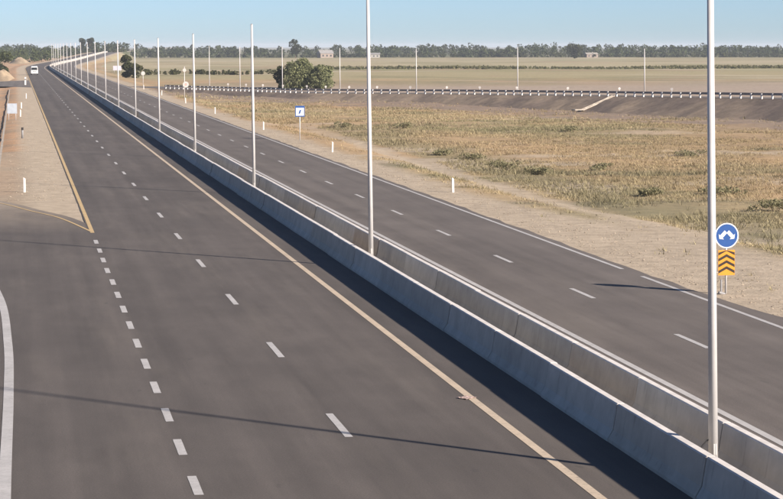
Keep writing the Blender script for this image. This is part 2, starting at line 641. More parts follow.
def offset(path, d):
    r = []
    for i, p in enumerate(path):
        t = (path[min(i + 1, len(path) - 1)] - path[max(i - 1, 0)]).normalized()
        r.append(p + Vector((t.y, -t.x, 0)) * d)
    return r


LL = bez([(-0.27, -40), (-0.27, 20), (-0.26, 40), (-0.22, 53), (-0.27, 62), (-0.56, 73), (-1.5, 84), (-3.6, 95), (-7.5, 108), (-14, 122), (-24, 138)], 10)
GL = bez([(3.33, 98.6), (2.08, 106.7), (0.66, 111.8), (-0.9, 117.5), (-4.2, 126), (-9.5, 136), (-18, 148)], 16)
A0 = [p for p in offset(LL, -1.1) if p.y > 95]
B0 = [Vector((3.1, 95, 0)), Vector((3.1, 97.5, 0))] + [p for p in offset(GL, 0.6) if p.y > 98.5]
A_ = [A0[int(i * (len(A0) - 1) / 40)] for i in range(41)]
B_ = [B0[int(i * (len(B0) - 1) / 40)] for i in range(41)]
side = kind(ribbon('side_road', A_, B_, -0.004, M['asphalt_dusty']), 'structure')
ribbon('edge_line', offset(LL, -0.12), offset(LL, 0.12), 0.007, M['white_paint'], side)
ribbon('edge_line', offset(GL, -0.06), offset(GL, 0.06), 0.007, M['yellow_strong'], side)
# far side road on the left
fr = mesh_obj('far_side_road', [(3.1, 446, -.008), (3.1, 540, -.008), (-8, 512, -.008), (-40, 500, -.008), (-40, 480, -.008), (-8, 468, -.008)],
              [(0, 1, 2, 5), (5, 2, 3, 4)], M['asphalt_far'])
kind(fr, 'structure')
# pale concrete drain along the foot of the left shoulder
kind(ribbon('concrete_drain', [Vector((-1.3, y, 0)) for y in range(128, 430, 6)], [Vector((-1.12, y, 0)) for y in range(128, 430, 6)], 0.02, M['concrete_pale']), 'structure')

# ------------------------------------------------------------------ ramp on its embankment
vs, fs, cs = [], [], []
prof = 9
for i in range(len(_Q)):
    q, n = _Q[i], _Nn[i]
    zt = q[2]
    wdt = 2.6 * (zt + 0.6)
    row = []
    for k in range(5):
        f = k / 4
        row.append((-0.9 - wdt * (1 - f), -0.6 + (zt + 0.6) * f - 0.02))
    for k in range(5):
        f = k / 4
        row.append((9.4 + wdt * f, zt - 0.02 - (zt + 0.6) * f))
    for k, (o_, z_) in enumerate(row):
        x, y = q[0] + n[0] * o_, q[1] + n[1] * o_
        inner = 0 if k in (4, 5) else 1
        jx = (float(vn(x, y, 2.1, 3)) - 0.5) * 0.5 * inner
        vs.append((x + jx * n[0], y + jx * n[1], z_ + (float(vn(x, y, 3.1, 8)) - 0.5) * 0.25 * inner))
        g_ = float(fbm(np.array([x]), np.array([y]), 5, 77)[0])
        t = min(max((g_ - 0.4) / 0.25, 0), 1)
        a, b = np.array((0.21, 0.168, 0.14)), np.array((0.29, 0.23, 0.175))
        cs.append((*(a * (1 - t) + b * t), 1))
P_ = 10
for i in range(len(_Q) - 1):
    for k in range(P_ - 1):
        j = i * P_ + k
        fs.append((j, j + 1, j + P_ + 1, j + P_))
kind(mesh_obj('ramp_embankment', vs, fs, M['ground'], smooth=False, cols=cs), 'structure')
vs, fs = [], []
for i in range(len(_Q)):
    q, n = _Q[i], _Nn[i]
    for o_ in (0.3, 7.6):
        vs.append((q[0] + n[0] * o_, q[1] + n[1] * o_, q[2] + 0.012))
for i in range(len(_Q) - 1):
    fs.append((2 * i, 2 * i + 1, 2 * i + 3, 2 * i + 2))
kind(mesh_obj('ramp_road', vs, fs, M['asphalt_far']), 'structure')

# ------------------------------------------------------------------ precast median barriers
def barrier_mesh(L):
    half = [(0.30, 0.0), (0.30, 0.07), (0.19, 0.25), (0.10, 0.785), (0.075, 0.81)]
    prof_ = half + [(-x, z) for x, z in reversed(half)]
    me = bpy.data.meshes.new('barrier_segment')
    n = len(prof_)
    vs, fs = [], []
    ends = ((-L / 2, 0.96), (-L / 2 + 0.02, 1.0), (L / 2 - 0.02, 1.0), (L / 2, 0.96))
    for y, s in ends:
        for x, z in prof_:
            vs.append((x * s, y, z if z < 0.5 else z * (1 - (1 - s) * 0.25)))
    for r in range(3):
        for i in range(n):
            j = (i + 1) % n
            fs.append((r * n + i, r * n + j, (r + 1) * n + j, (r + 1) * n + i))
    fs.append(tuple(reversed(range(n))))
    fs.append(tuple(range(3 * n, 4 * n)))
    me.from_pydata(vs, [], fs)
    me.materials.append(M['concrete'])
    me.materials.append(M['concrete_top'])
    bm = bmesh.new()
    bm.from_mesh(me)
    bmesh.ops.recalc_face_normals(bm, faces=bm.faces)
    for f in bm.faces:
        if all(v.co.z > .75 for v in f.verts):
            f.material_index = 1  # top faces get a paler tone than the sides
    bm.to_mesh(me)
    bm.free()
    return me


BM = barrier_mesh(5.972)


def barrier(u, label, y0, count, dz=0.004):
    root = tag(empty('concrete_barrier', (u, 0, 0)), label, 'barrier', 'median barriers')
    for i in range(count):
        y = y0 + 6.0 * i
        h = math.atan2(float(xc(y + 1) - xc(y - 1)), 2)
        o = bpy.data.objects.new('barrier_segment', BM)
        COL.objects.link(o)
        o.location = (float(xc(y)) + random.gauss(0, .011), y, float(zc(y)) + dz)
        o.rotation_euler = (0, random.gauss(0, .004), -h + random.gauss(0, .0013))
        o.parent = root
    return root


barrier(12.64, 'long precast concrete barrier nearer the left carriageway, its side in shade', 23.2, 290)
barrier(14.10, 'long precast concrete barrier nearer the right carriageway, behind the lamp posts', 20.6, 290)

# ------------------------------------------------------------------ lamp posts on the median
def make_pole(h, r0, r1, name='lamp_post'):
    root = empty(name, (0, 0, 0))
    bm = bmesh.new()
    add_cyl(bm, (0, 0, 0.0), (0, 0, h), r0, r1, 20)
    mast = bm_obj('mast', bm, M['galv'], root)
    for p in mast.data.polygons:
        p.use_smooth = len(p.vertices) == 4
    bm = bmesh.new()
    add_box(bm, (0, 0, 0.015), (0.36, 0.36, 0.03), 0.006)
    for sx in (-1, 1):
        for sy in (-1, 1):
            add_cyl(bm, (sx * .13, sy * .13, .03), (sx * .13, sy * .13, .075), .018, n=6)
    bm_obj('base_plate', bm, M['steel'], root)
    bm = bmesh.new()
    add_box(bm, (0.0, -r0 * 0.98 + 0.012, .62), (0.06, 0.02, 0.22), 0.006)
    bm_obj('access_hatch', bm, M['galv'], root)
    bm = bmesh.new()
    add_cyl(bm, (0, 0, h), (0, 0, h + .05), r1 * 1.12, r1 * .7, 16)
    bm_obj('end_cap', bm, M['steel'], root)
    return root


pole0 = make_pole(10.5, 0.095, 0.06)
POLE_Y = [39.9 + 40.9 * i for i in range(20)]
for i, y in enumerate(POLE_Y):
    p = pole0 if i == 0 else copy_tree(pole0)
    p.location = (float(xc(y)) + 13.24, y, float(zc(y)) + 0.006)
    p.rotation_euler = (0, math.radians(-0.85) + random.gauss(0, .0012), random.uniform(-.2, .2))
    p.scale = (1, 1, [0.99, 0.99, 0.915, 0.885, 0.87][min(i, 4)])
    lab = ('tall plain galvanised pole standing between the barriers, nearest to the camera' if i == 0 else
           'plain galvanised pole standing between the barriers, %s in the row counted from the camera' % ORD[i])
    tag(p, lab, 'lamp post', 'poles along the median')
# loose cable at the foot of the nearest pole
cu = bez([(-0.36, 0.12), (-0.33, 0.44), (-0.24, 0.66), (-0.10, 0.80)], 8)
bm = bmesh.new()
for a, b in zip(cu[:-1], cu[1:]):
    add_cyl(bm, (a.x, 0.02, a.y), (b.x, 0.02, b.y), 0.016, n=8)
bm_obj('cable', bm, M['black'], pole0)

# ------------------------------------------------------------------ delineator posts
def make_delineator():
    root = empty('delineator_post', (0, 0, 0))
    bm = bmesh.new()
    prism(bm, [(-.065, 0), (.065, 0), (.065, .80), (-.065, .88)], -.05, .05)
    bmesh.ops.bevel(bm, geom=list(bm.edges), offset=.01, segments=1, affect='EDGES')
    bm_obj('body', bm, M['white'], root)
    bm = bmesh.new()
    add_box(bm, (0, -.0555, .69), (.05, .006, .06), .002)
    bm_obj('reflector', bm, M['sign_white'], root)
    return root


del0 = make_delineator()
RP = [(24.75, 121.9), (24.7, 169.7), (24.5, 216.5), (24.4, 269), (24.6, 319), (24.6, 372), (24.6, 425)]
LP = [(0.45, 126.2), (0.5, 262), (0.7, 296), (1.6, 352)]
for i, (x, y) in enumerate(RP):
    p = del0 if i == 0 else copy_tree(del0)
    p.location = (x, y, gz(x, y) - .02)
    p.rotation_euler = (random.gauss(0, .02), random.gauss(0, .02), random.gauss(0, .1))
    tag(p, ('short white delineator post on the right sandy shoulder, nearest to the camera' if i == 0 else
            'short white delineator post on the right sandy shoulder, %s from the camera' % ORD[i]), 'delineator post', 'delineators on the right shoulder')
for i, (x, y) in enumerate(LP):
    p = copy_tree(del0)
    p.location = (x, y, gz(x, y) - .02)
    p.rotation_euler = (random.gauss(0, .02), random.gauss(0, .02), random.gauss(0, .1))
    tag(p, ('short white delineator post on the left gravel shoulder, nearest to the camera' if i == 0 else
            'short white delineator post on the left gravel shoulder, %s from the camera' % ORD[i]), 'delineator post', 'delineators on the left shoulder')

# dark stump-like marker post on the left shoulder
t = tag(empty('marker_post', (0.55, 200, gz(.55, 200) - .02)), 'short dark grey marker post on the left gravel shoulder', 'marker post')
bm = bmesh.new()
add_cyl(bm, (0, 0, 0), (0, 0, 1.0), .09, .08, 12)
bm_obj('shaft', bm, M['steel'], t, True)
bm = bmesh.new()
add_cyl(bm, (0, 0, .78), (0, 0, 1.03), .10, .10, 12)
bm_obj('cap', bm, M['black'], t)
# white post at the far side road
t = tag(empty('marker_post', (2.0, 476, gz(2.0, 476) - .02)), 'tall white marker post at the far side road on the left', 'marker post')
bm = bmesh.new()
add_box(bm, (0, 0, .85), (.34, .2, 1.7), .03)
bm_obj('shaft', bm, M['white'], t)
bm = bmesh.new()
add_box(bm, (0, 0, 1.2), (.352, .212, .22), .01)
bm_obj('band', bm, M['black'], t)

# ------------------------------------------------------------------ road signs
def disc(bm, r, y0, y1, cx, cz, n=40, r_in=None):
    if r_in is None:
        prism(bm, [(cx + r * math.cos(2 * math.pi * k / n), cz + r * math.sin(2 * math.pi * k / n)) for k in range(n)], y0, y1)
    else:
        rings = []
        for y in (y0, y1):
            for rr in (r, r_in):
                rings.append([bm.verts.new((cx + rr * math.cos(2 * math.pi * k / n), y, cz + rr * math.sin(2 * math.pi * k / n))) for k in range(n)])
        fo, fi, bo, bi = rings
        for k in range(n):
            j = (k + 1) % n
            bm.faces.new((fo[k], fo[j], fi[j], fi[k]))
            bm.faces.new((bo[j], bo[k], bi[k], bi[j]))
            bm.faces.new((fo[j], fo[k], bo[k], bo[j]))
            bm.faces.new((fi[k], fi[j], bi[j], bi[k]))
        bmesh.ops.recalc_face_normals(bm, faces=bm.faces)


sx, sy = 23.72, 70.2
s1 = tag(empty('road_sign', (sx, sy, gz(sx, sy) - .03), math.radians(4)),
         'round blue sign with two white arrows above an orange and black chevron board', 'road sign')
bm = bmesh.new()
add_cyl(bm, (0, .05, 0), (0, .05, 2.42), .035, n=14)
bm_obj('post', bm, M['galv'], s1, True)
bm = bmesh.new()
add_box(bm, (-.17, .04, .26), (.05, .05, .52), .006)
bm_obj('strut', bm, M['steel'], s1)
bm = bmesh.new()
add_cyl(bm, (-.07, .02, .02), (-.30, -.06, .10), .06, .04, 8)
bm_obj('foot_block', bm, M['steel'], s1)
bm = bmesh.new()
disc(bm, .43, -.006, .012, 0, 2.02)
d1 = bm_obj('disc', bm, M['blue'], s1)
bm = bmesh.new()
disc(bm, .43, -.011, -.008, 0, 2.02, r_in=.392)
bm_obj('rim', bm, M['sign_white'], d1)
for sgn in (-1, 1):
    bm = bmesh.new()
    # arrow from the top centre down to the side: thick bar with a head
    a = Vector((0.035 * sgn, 2.155))
    b = Vector((0.20 * sgn, 1.985))
    dirv = (b - a).normalized()
    nv = Vector((-dirv.y, dirv.x))
    w = .062
    tip = b + dirv * .10
    pts = [a + nv * w, b + nv * w, b + nv * (w + .07), tip, b - nv * (w + .07), b - nv * w, a - nv * w]
    if sgn < 0:
        pts = list(reversed(pts))
    prism(bm, [(p.x, p.y) for p in pts], -.0145, -.0085)
    bmesh.ops.recalc_face_normals(bm, faces=bm.faces)
    bm_obj('arrow', bm, M['sign_white'], d1)
bm = bmesh.new()
add_box(bm, (0, .004, 1.10), (.60, .014, .86), .003)
d2 = bm_obj('chevron_board', bm, M['sign_yellow'], s1)
for k in range(4):
    zb = .735 + k * .205
    bm = bmesh.new()
    pts = [(-.29, zb), (0, zb + .15), (.29, zb), (.29, zb + .095), (0, zb + .245), (-.29, zb + .095)]
    pts = [(x, min(z, 1.525)) for x, z in pts]
    prism(bm, pts, -.0085, -.005)
    bmesh.ops.recalc_face_normals(bm, faces=bm.faces)
    bm_obj('chevron', bm, M['sign_black'], d2)
for z_ in (2.14, 1.9, 1.32, .88):
    bm = bmesh.new()
    add_box(bm, (0, .03, z_), (.14, .03, .035), .004)
    bm_obj('bracket', bm, M['steel'], s1)

sx, sy = 25.0, 192
s2 = tag(empty('road_sign', (sx, sy, gz(sx, sy) - .03), math.radians(3)), 'small square white and blue sign on a thin post by the right shoulder', 'road sign')
bm = bmesh.new()
add_cyl(bm, (0, .05, 0), (0, .05, 3.0), .045, n=12)
bm_obj('post', bm, M['galv'], s2, True)
bm = bmesh.new()
add_box(bm, (0, 0, 2.62), (.86, .02, .98), .006)
d3 = bm_obj('board', bm, M['blue'], s2)
bm = bmesh.new()
add_box(bm, (0, -.013, 2.58), (.72, .006, .70), .002)
bm_obj('panel', bm, M['sign_white'], d3)
bm = bmesh.new()
prism(bm, [(-.14, 2.40), (.02, 2.40), (.13, 2.74), (-.03, 2.74)], -.021, -.017)
bmesh.ops.recalc_face_normals(bm, faces=bm.faces)
bm_obj('symbol', bm, M['blue'], d3)

sx, sy = 25.6, 333
s3 = tag(empty('road_sign', (sx, sy, gz(sx, sy) - .03), 0), 'two round white signs one above the other on a single post', 'road sign')
bm = bmesh.new()
add_cyl(bm, (-.1, .06, 0), (-.1, .06, 5.3), .05, n=12)
bm_obj('post', bm, M['galv'], s3, True)
for r, z_ in ((.46, 2.55), (.27, 4.75)):
    bm = bmesh.new()
    disc(bm, r, -.01, .01, 0.1 if r > .4 else -.1, z_)
    d = bm_obj('disc', bm, M['dull_white'], s3)
    if r > .4:
        bm = bmesh.new()
        disc(bm, r * .34, -.016, -.012, .1, z_, r_in=r * .2)
        bm_obj('symbol', bm, M['sign_red'], d)
sx, sy = 26.2, 455
s4 = tag(empty('road_sign', (sx, sy, gz(sx, sy) - .03), 0), 'single round white sign on a post far along the right shoulder', 'road sign')
bm = bmesh.new()
add_cyl(bm, (0, .06, 0), (0, .06, 3.0), .05, n=12)
bm_obj('post', bm, M['galv'], s4, True)
bm = bmesh.new()
disc(bm, .42, -.01, .01, 0, 2.75)
bm_obj('disc', bm, M['dull_white'], s4)
sx, sy = -0.45, 250
s5 = tag(empty('road_sign', (sx, sy, gz(sx, sy) - .03), math.radians(-6)), 'pale blue-grey sign board on two legs beside the left shoulder', 'road sign')
for q in (-.4, .4):
    bm = bmesh.new()
    add_cyl(bm, (q, .05, 0), (q, .05, 1.9), .04, n=10)
    bm_obj('leg', bm, M['galv'], s5, True)
bm = bmesh.new()
add_box(bm, (0, 0, 1.35), (1.1, .03, 1.15), .01)
bm_obj('board', bm, plain('pale_blue_board', (.36, .40, .46), .5, .1, 3), s5)
sx, sy = 33.0, 720
s6 = tag(empty('road_sign', (sx, sy, gz(sx, sy) - .05), 0), 'pale lilac board on legs at the far bend right of the highway', 'road sign')
for q in (-1, 1):
    bm = bmesh.new()
    add_cyl(bm, (q, .05, 0), (q, .05, 2.2), .06, n=10)
    bm_obj('leg', bm, M['galv'], s6, True)
bm = bmesh.new()
add_box(bm, (0, 0, 1.5), (2.8, .05, 1.5), .01)
bm_obj('board', bm, plain('pale_lilac_board', (.42, .40, .46), .5, .1, 3), s6)

# ------------------------------------------------------------------ ramp guardrail, marker boards, lamp posts, drainage chute
gr = tag(empty('guardrail', (0, 0, 0)), 'long dark guardrail with white posts along the near edge of the ramp', 'guardrail')
bm = bmesh.new()
pr = [(0.0, .42), (.05, .48), (0.0, .54), (0.0, .60), (.05, .66), (0.0, .72)]
rows = []
for i in range(0, len(_Q)):
    if _S[i] < 24 or _S[i] > 300:
        continue
    q, n = _Q[i], _Nn[i]
    rows.append([bm.verts.new((q[0] - n[0] * (a - .04), q[1] - n[1] * (a - .04), q[2] + z)) for a, z in pr])
for a, b in zip(rows[:-1], rows[1:]):
    for k in range(len(pr) - 1):
        bm.faces.new((a[k], a[k + 1], b[k + 1], b[k]))
bm_obj('rail', bm, M['rail'], gr)
bm = bmesh.new()
add_box(bm, (0, 0, .33), (.16, .24, .70), .012)
post_me = bm_obj('post', bm, M['white'], gr)
k = 0
s_ = 26.0
while s_ < 300:
    p, h = ramp_pt(s_, -0.10)
    o = post_me if k == 0 else post_me.copy()
    if k:
        COL.objects.link(o)
        o.parent = gr
    o.location = (p.x, p.y, p.z - .02 + random.gauss(0, .02))
    o.rotation_euler = (0, random.gauss(0, .03), h + math.pi / 2 + random.gauss(0, .08))
    k += 1
    s_ += 2.2

MK = [37.6, 46.5, 55.4, 65.7, 77.3, 86.1, 96.1, 104.9, 113.6, 122.8, 130.6, 139.7, 153.4, 166.5, 179.0]
mk0 = None
for i, s_ in enumerate(MK):
    p, h = ramp_pt(s_, 8.1)
    if mk0 is None:
        r = mk0 = empty('marker_board', (0, 0, 0))
        bm = bmesh.new()
        add_cyl(bm, (0, .04, 0), (0, .04, 1.05), .035, n=10)
        bm_obj('post', bm, M['galv'], r, True)
        bm = bmesh.new()
        disc(bm, .19, -.012, .012, 0, .98, 24)
        bm_obj('board', bm, M['dull_white'], r)
    else:
        r = copy_tree(mk0)
    r.location = (p.x, p.y, p.z - .05)
    r.rotation_euler = (0, 0, -.15 + random.gauss(0, .12))
    tag(r, 'small round white marker board on the far edge of the ramp, %s from the left' % (ORD[i] if i else 'first'), 'marker board', 'marker boards along the ramp')

RPOLE = [26.6, 41.3, 63.1, 90.4, 114.1, 138.6, 171.3]
RH = [8.4, 8.2, 8.0, 7.6, 7.2, 7.2, 6.6]
ro = None
for i, s_ in enumerate(RPOLE):
    p, h = ramp_pt(s_, 9.0)
    if ro is None:
        r = ro = make_pole(7.0, .09, .055)
    else:
        r = copy_tree(ro)
    r.location = (p.x, p.y, p.z - .03)
    r.scale = (1, 1, RH[i] / 7.0)
    r.rotation_euler = (0, math.radians(-.4), 0)
    tag(r, 'thin pole on the far side of the ramp, %s from the left' % (ORD[i] if i else 'first'), 'lamp post', 'poles along the ramp')

# chute
p, h = ramp_pt(178, -0.9)
ch = tag(empty('drainage_chute', (p.x, p.y, p.z), h - math.pi / 2), 'pale concrete drainage chute running down the ramp embankment', 'drainage chute')
run, drop = 2.6 * (p.z + .3), p.z + .3
bm = bmesh.new()
# slab and two side walls follow the slope along local -X... built along the slope direction
for (y0, y1, z0, z1) in ((-.25, .25, 0.0, .08), (-.33, -.25, .0, .18), (.25, .33, .0, .18)):
    pts = []
    a = [(.2, 0), (-run, -drop)]
    f = [bm.verts.new((a[k][0], y, a[k][1] + z)) for k in (0, 1) for y in (y0, y1) for z in (z0, z1)]
    for q in ((0, 1, 3, 2), (4, 6, 7, 5), (0, 4, 5, 1), (2, 3, 7, 6), (1, 5, 7, 3), (0, 2, 6, 4)):
        bm.faces.new([f[v] for v in q])
bmesh.ops.recalc_face_normals(bm, faces=bm.faces)
bm_obj('channel', bm, M['concrete_pale'], ch)
bm = bmesh.new()
add_box(bm, (-run - .7, 0, -drop + .12), (1.4, 1.0, .14), .03)
bm_obj('apron', bm, M['concrete_pale'], ch)
ch.rotation_euler.z = math.atan2(_Nn[int(178 / _S[-1] * 259)][1], _Nn[int(178 / _S[-1] * 259)][0])

# ------------------------------------------------------------------ vegetation
def leaf_cloud(centers, radii, n_each, size, rng, c0, c1, squash=1.0):
    """many small leaf-clump faces through the volume of each lobe"""
    P, Cc = [], []
    for c, r, n in zip(centers, radii, n_each):
        d = rng.normal(size=(n, 3))
        d /= np.linalg.norm(d, axis=1)[:, None]
        rad = r * (0.55 + 0.5 * rng.random(n)) ** 0.8
        p = np.array(c) + d * rad[:, None] * np.array((1, 1, squash))
        P.append(p)
        t = rng.random(n)[:, None] * 0.6 + rng.random() * 0.4
        Cc.append(np.array(c0) * (1 - t) + np.array(c1) * t)
    P = np.concatenate(P)
    Cc = np.concatenate(Cc)
    n = len(P)
    a = rng.normal(size=(n, 3))
    a /= np.linalg.norm(a, axis=1)[:, None]
    b = np.cross(a, rng.normal(size=(n, 3)))
    b /= np.linalg.norm(b, axis=1)[:, None]
    s = size * (0.6 + 0.8 * rng.random((n, 1)))
    verts = np.stack([P - a * s, P - b * s * .55, P + a * s, P + b * s * .55], 1).reshape(-1, 3)
    faces = np.arange(4 * n).reshape(-1, 4)
    cols = np.repeat(np.concatenate([Cc, np.ones((n, 1))], 1), 4, axis=0)
    return verts, faces, cols


def tree(name, x, y, h, w, label, seed, c0=(.035, .045, .02), c1=(.085, .095, .04), group=None, trunk=0.25, leaf=.28, n=1600, lobes=9, blocky=False):
    rng = np.random.default_rng(seed)
    z0 = gz(x, y) - .1
    t = tag(empty(name, (x, y, z0)), label, 'tree', group)
    bm = bmesh.new()
    th = h * .75
    r = max(.08, h * .018)
    add_cyl(bm, (0, 0, 0), (rng.normal(0, .1), rng.normal(0, .1), th * .5), r * 1.3, r * .8, 8)
    cs_, rs_ = [], []
    for k in range(lobes):
        a = rng.uniform(0, 6.28)
        q = rng.uniform(trunk, .93)
        wid = math.sin(math.pi * min(1, max(.12, (q - trunk * .6) / (1.08 - trunk * .6)))) ** .6
        if blocky:
            q = .04 + .88 * (k + .5) / lobes if k % 2 else rng.uniform(.04, .8)
            wid = 1.0 - .35 * q
        rr = math.sqrt(rng.random()) * .36 * w * wid
        c = (rr * math.cos(a), rr * math.sin(a), h * q * .92)
        cs_.append(c)
        rs_.append(w * (rng.uniform(.13, .22) if blocky else rng.uniform(.20, .34)))
        add_cyl(bm, (0, 0, th * rng.uniform(.2, .48)), c, r * .5, r * .15, 6)
    bm_obj('trunk', bm, M['bark'], t)
    v, f, c = leaf_cloud(cs_, rs_, [n // lobes] * lobes, leaf, rng, c0, c1, .85)
    v[:, 2] = np.clip(v[:, 2], .15, h)
    mesh_obj('crown', v.tolist(), f.tolist(), M['leaf'], t, cols=c)
    return t


tree('leafy_tree', 57.8, 447, 6.7, 7.8, 'large round green bushy tree behind the ramp, left of its lower neighbour', 1, (.11, .125, .065), (.27, .28, .15), trunk=.1, n=9000, lobes=44, leaf=.22, blocky=True)
tree('leafy_tree', 62.4, 445, 5.2, 7.2, 'lower green bushy tree behind the ramp, right of the larger one', 2, (.105, .12, .062), (.25, .26, .14), trunk=.08, n=7000, lobes=36, leaf=.22, blocky=True)
tree('leafy_tree', 54.6, 450, 5.2, 2.6, 'narrow dark green tree behind the ramp at the left edge of the clump', 3, (.03, .04, .018), (.07, .08, .035), trunk=.12, n=1200, lobes=8, leaf=.26)
tree('leafy_tree', 30.0, 600, 7.0, 3.2, 'narrow dark tree on the verge right of the highway near the bend', 4, (.028, .032, .018), (.065, .07, .03), trunk=.06, n=2600, lobes=20, leaf=.26)
tree('leafy_tree', 32.2, 596, 4.2, 4.0, 'low dark bushy tree beside the narrow tree on the right verge', 14, (.03, .035, .018), (.08, .08, .035), trunk=.1, n=1000, lobes=8, leaf=.28)
tree('leafy_tree', 50.0, 1640, 12.5, 6.6, 'tall dark round tree rising over the far bend, left of the pair', 5, (.02, .03, .016), (.045, .055, .028), n=1500, leaf=.55)
tree('leafy_tree', 55.5, 1660, 11.5, 6.0, 'dark round tree rising over the far bend, right of the pair', 6, (.02, .03, .016), (.045, .055, .028), n=1500, leaf=.55)
tree('leafy_tree', 388, 1480, 10.5, 11, 'broad dark tree standing out of the far tree line on the right', 7, (.025, .032, .016), (.06, .065, .03), n=1800, leaf=.6, lobes=12)
tree('leafy_tree', 560, 1500, 14, 12, 'tallest dark tree of the tree line at the right edge of the view', 8, (.025, .032, .016), (.06, .065, .03), n=1800, leaf=.6, lobes=12)
tree('leafy_tree', -4.5, 690, 7.2, 6.2, 'dark green tree at the left edge of the view behind the heaps', 9, (.03, .04, .018), (.08, .09, .04), n=1600, leaf=.32, trunk=.1)
tree('leafy_tree', 200, 1560, 14.5, 9, 'tall rounded tree above the far tree line behind the bushy clump', 10, (.025, .032, .016), (.055, .06, .03), n=1500, leaf=.6)

# far tree belt (one mass)
rng = np.random.default_rng(5)
VV, FF, CC = [], [], []
nv = 0


def belt(x0, x1, yf, count, hmin, hmax, c0, c1, leaf, npl, depth):
    global nv
    for i in range(count):
        x = rng.uniform(x0, x1)
        y = yf(x) + rng.uniform(0, depth)
        h = hmin + (hmax - hmin) * (0.75 * float(vn(x, 0, 46, 4)) + 0.35 * rng.random()) * rng.uniform(.7, 1.15)
        w = h * rng.uniform(.5, .95)
        z = float(ground_z(np.array([x]), np.array([y]))[0])
        lob = 4
        cs_ = [(x + rng.normal(0, w * .22), y + rng.normal(0, w * .22), z + h * q) for q in (.22, .42, .6, .78)]
        rs_ = [w * .45, w * .45, w * .4, w * .28]
        k = rng.random() * .5
        v, f, c = leaf_cloud(cs_, rs_, [npl] * lob, leaf, rng, np.array(c0) * (1 - k) + np.array(c1) * k, c1, .8)
        v[:, 2] = np.maximum(v[:, 2], z)
        VV.append(v)
        FF.append(f + nv)
        CC.append(c)
        nv += len(v)


belt(-120, 1050, lambda x: 1640 + 30 * math.sin(x * .011), 520, 4.5, 11.5, (.030, .044, .022), (.072, .088, .042), .8, 26, 60)
belt(-150, 1300, lambda x: 1900, 420, 6, 13.5, (.03, .04, .024), (.065, .075, .04), 1.0, 20, 250)
belt(-150, 1100, lambda x: 1625 + 30 * math.sin(x * .011), 800, 1.5, 4.5, (.04, .05, .026), (.085, .09, .045), .7, 12, 40)
belt(-170, 26, lambda x: 1180 + 0.3 * x, 130, 3.5, 9.0, (.035, .048, .02), (.085, .10, .04), .6, 34, 260)
o = mesh_obj('tree_belt', np.concatenate(VV).tolist(), np.concatenate(FF).tolist(), M['leaf'], cols=np.concatenate(CC))
kind(o, 'stuff')
tag(o, 'far dark green belt of trees all along the horizon', 'trees')

VV, FF, CC = [], [], []
nv = 0
belt(105, 540, lambda x: 800 + 6 * math.sin(x * .05), 2600, .3, 1.7, (.10, .10, .05), (.19, .185, .10), .34, 6, 34)
o = mesh_obj('hedge_row', np.concatenate(VV).tolist(), np.concatenate(FF).tolist(), M['leaf'], cols=np.concatenate(CC))
kind(o, 'stuff')
tag(o, 'low dark green hedge crossing the pale field on the right', 'hedge')
VV, FF, CC = [], [], []
nv = 0
belt(38, 92, lambda x: 640 + .4 * x, 80, .6, 2.4, (.045, .05, .022), (.10, .10, .05), .32, 14, 8)
o = mesh_obj('hedge_row', np.concatenate(VV).tolist(), np.concatenate(FF).tolist(), M['leaf'], cols=np.concatenate(CC))
kind(o, 'stuff')
tag(o, 'short dark line of scrub left of the bushy trees', 'hedge')

# dry grass on the right-hand field
n = 420000
X = RNG.uniform(25.0, 130, n)
Y = 62 + (430 - 62) * RNG.random(n) ** 1.6
u = X
ang = np.degrees(np.arctan2(X, Y))
rx = np.interp(Y, RAMP[::-1, 1], RAMP[::-1, 0])
wob = (fbm(X, Y, 5, 53) - 0.5) * 2.0
edge = 25.9 + wob + 4.2 * (1 - sstep(70, 125, Y + wob * 12))
trk = np.abs(u - (29.2 + 0.000088 * (Y - 90) ** 2 + wob * .35))
dens = sstep(0.28, 0.62, fbm(X, Y, 9, 91)) * sstep(-.2, 1.6, u - edge) * np.where(Y < 240, sstep(.7, 1.7, trk), 1)
dens *= sstep(12, 34, rx - X + (fbm(X, Y, 6, 37) - .5) * 26) * 0.93 + 0.07
dens = np.maximum(dens, 0.012 * (u > 24.2))
keep = (ang < 25) & (RNG.random(n) < dens) & (X < rx - 3 - 1.2)
X, Y = X[keep], Y[keep]
n = len(X)
Z = ground_z(X, Y)
bl = 5
hh = (0.05 + 0.20 * RNG.random(n) ** 2.6) * (0.55 + 0.9 * fbm(X, Y, 16, 95))
big = np.clip((Y - 120) / 200, 0, 1)
hh = hh * (1 + .35 * big)
weed = sstep(30.6, 32, X) * (1 - sstep(34.5, 40, X + (fbm(X, Y, 6, 37) - .5) * 9)) * (Y < 230)
dark = sstep(.60, .74, fbm(X * .5, Y, 7, 101))
hh = hh * (1 + .6 * weed + .6 * dark)
col_a, col_b, col_c = np.array((.38, .315, .195)), np.array((.26, .24, .14)), np.array((.36, .27, .165))
t1 = np.clip(sstep(.47, .62, fbm(X, Y, 22, 31)) * .85 + sstep(.55, .70, fbm(X * .4, Y, 4, 83)) * .7, 0, 1)[:, None]
t2 = sstep(.5, .66, fbm(X, Y * .35, 45, 43))[:, None] * .6
tc = col_a * (1 - t1) + col_b * t1
tc = tc * (1 - t2) + col_c * t2
wk = np.clip(weed * .75 + dark * .7, 0, 1)[:, None]
tc = tc * (1 - wk) + np.array((.25, .225, .14)) * wk
tc = tc * (0.75 + 0.5 * RNG.random((n, 1)))
vs_, cs_ = [], []
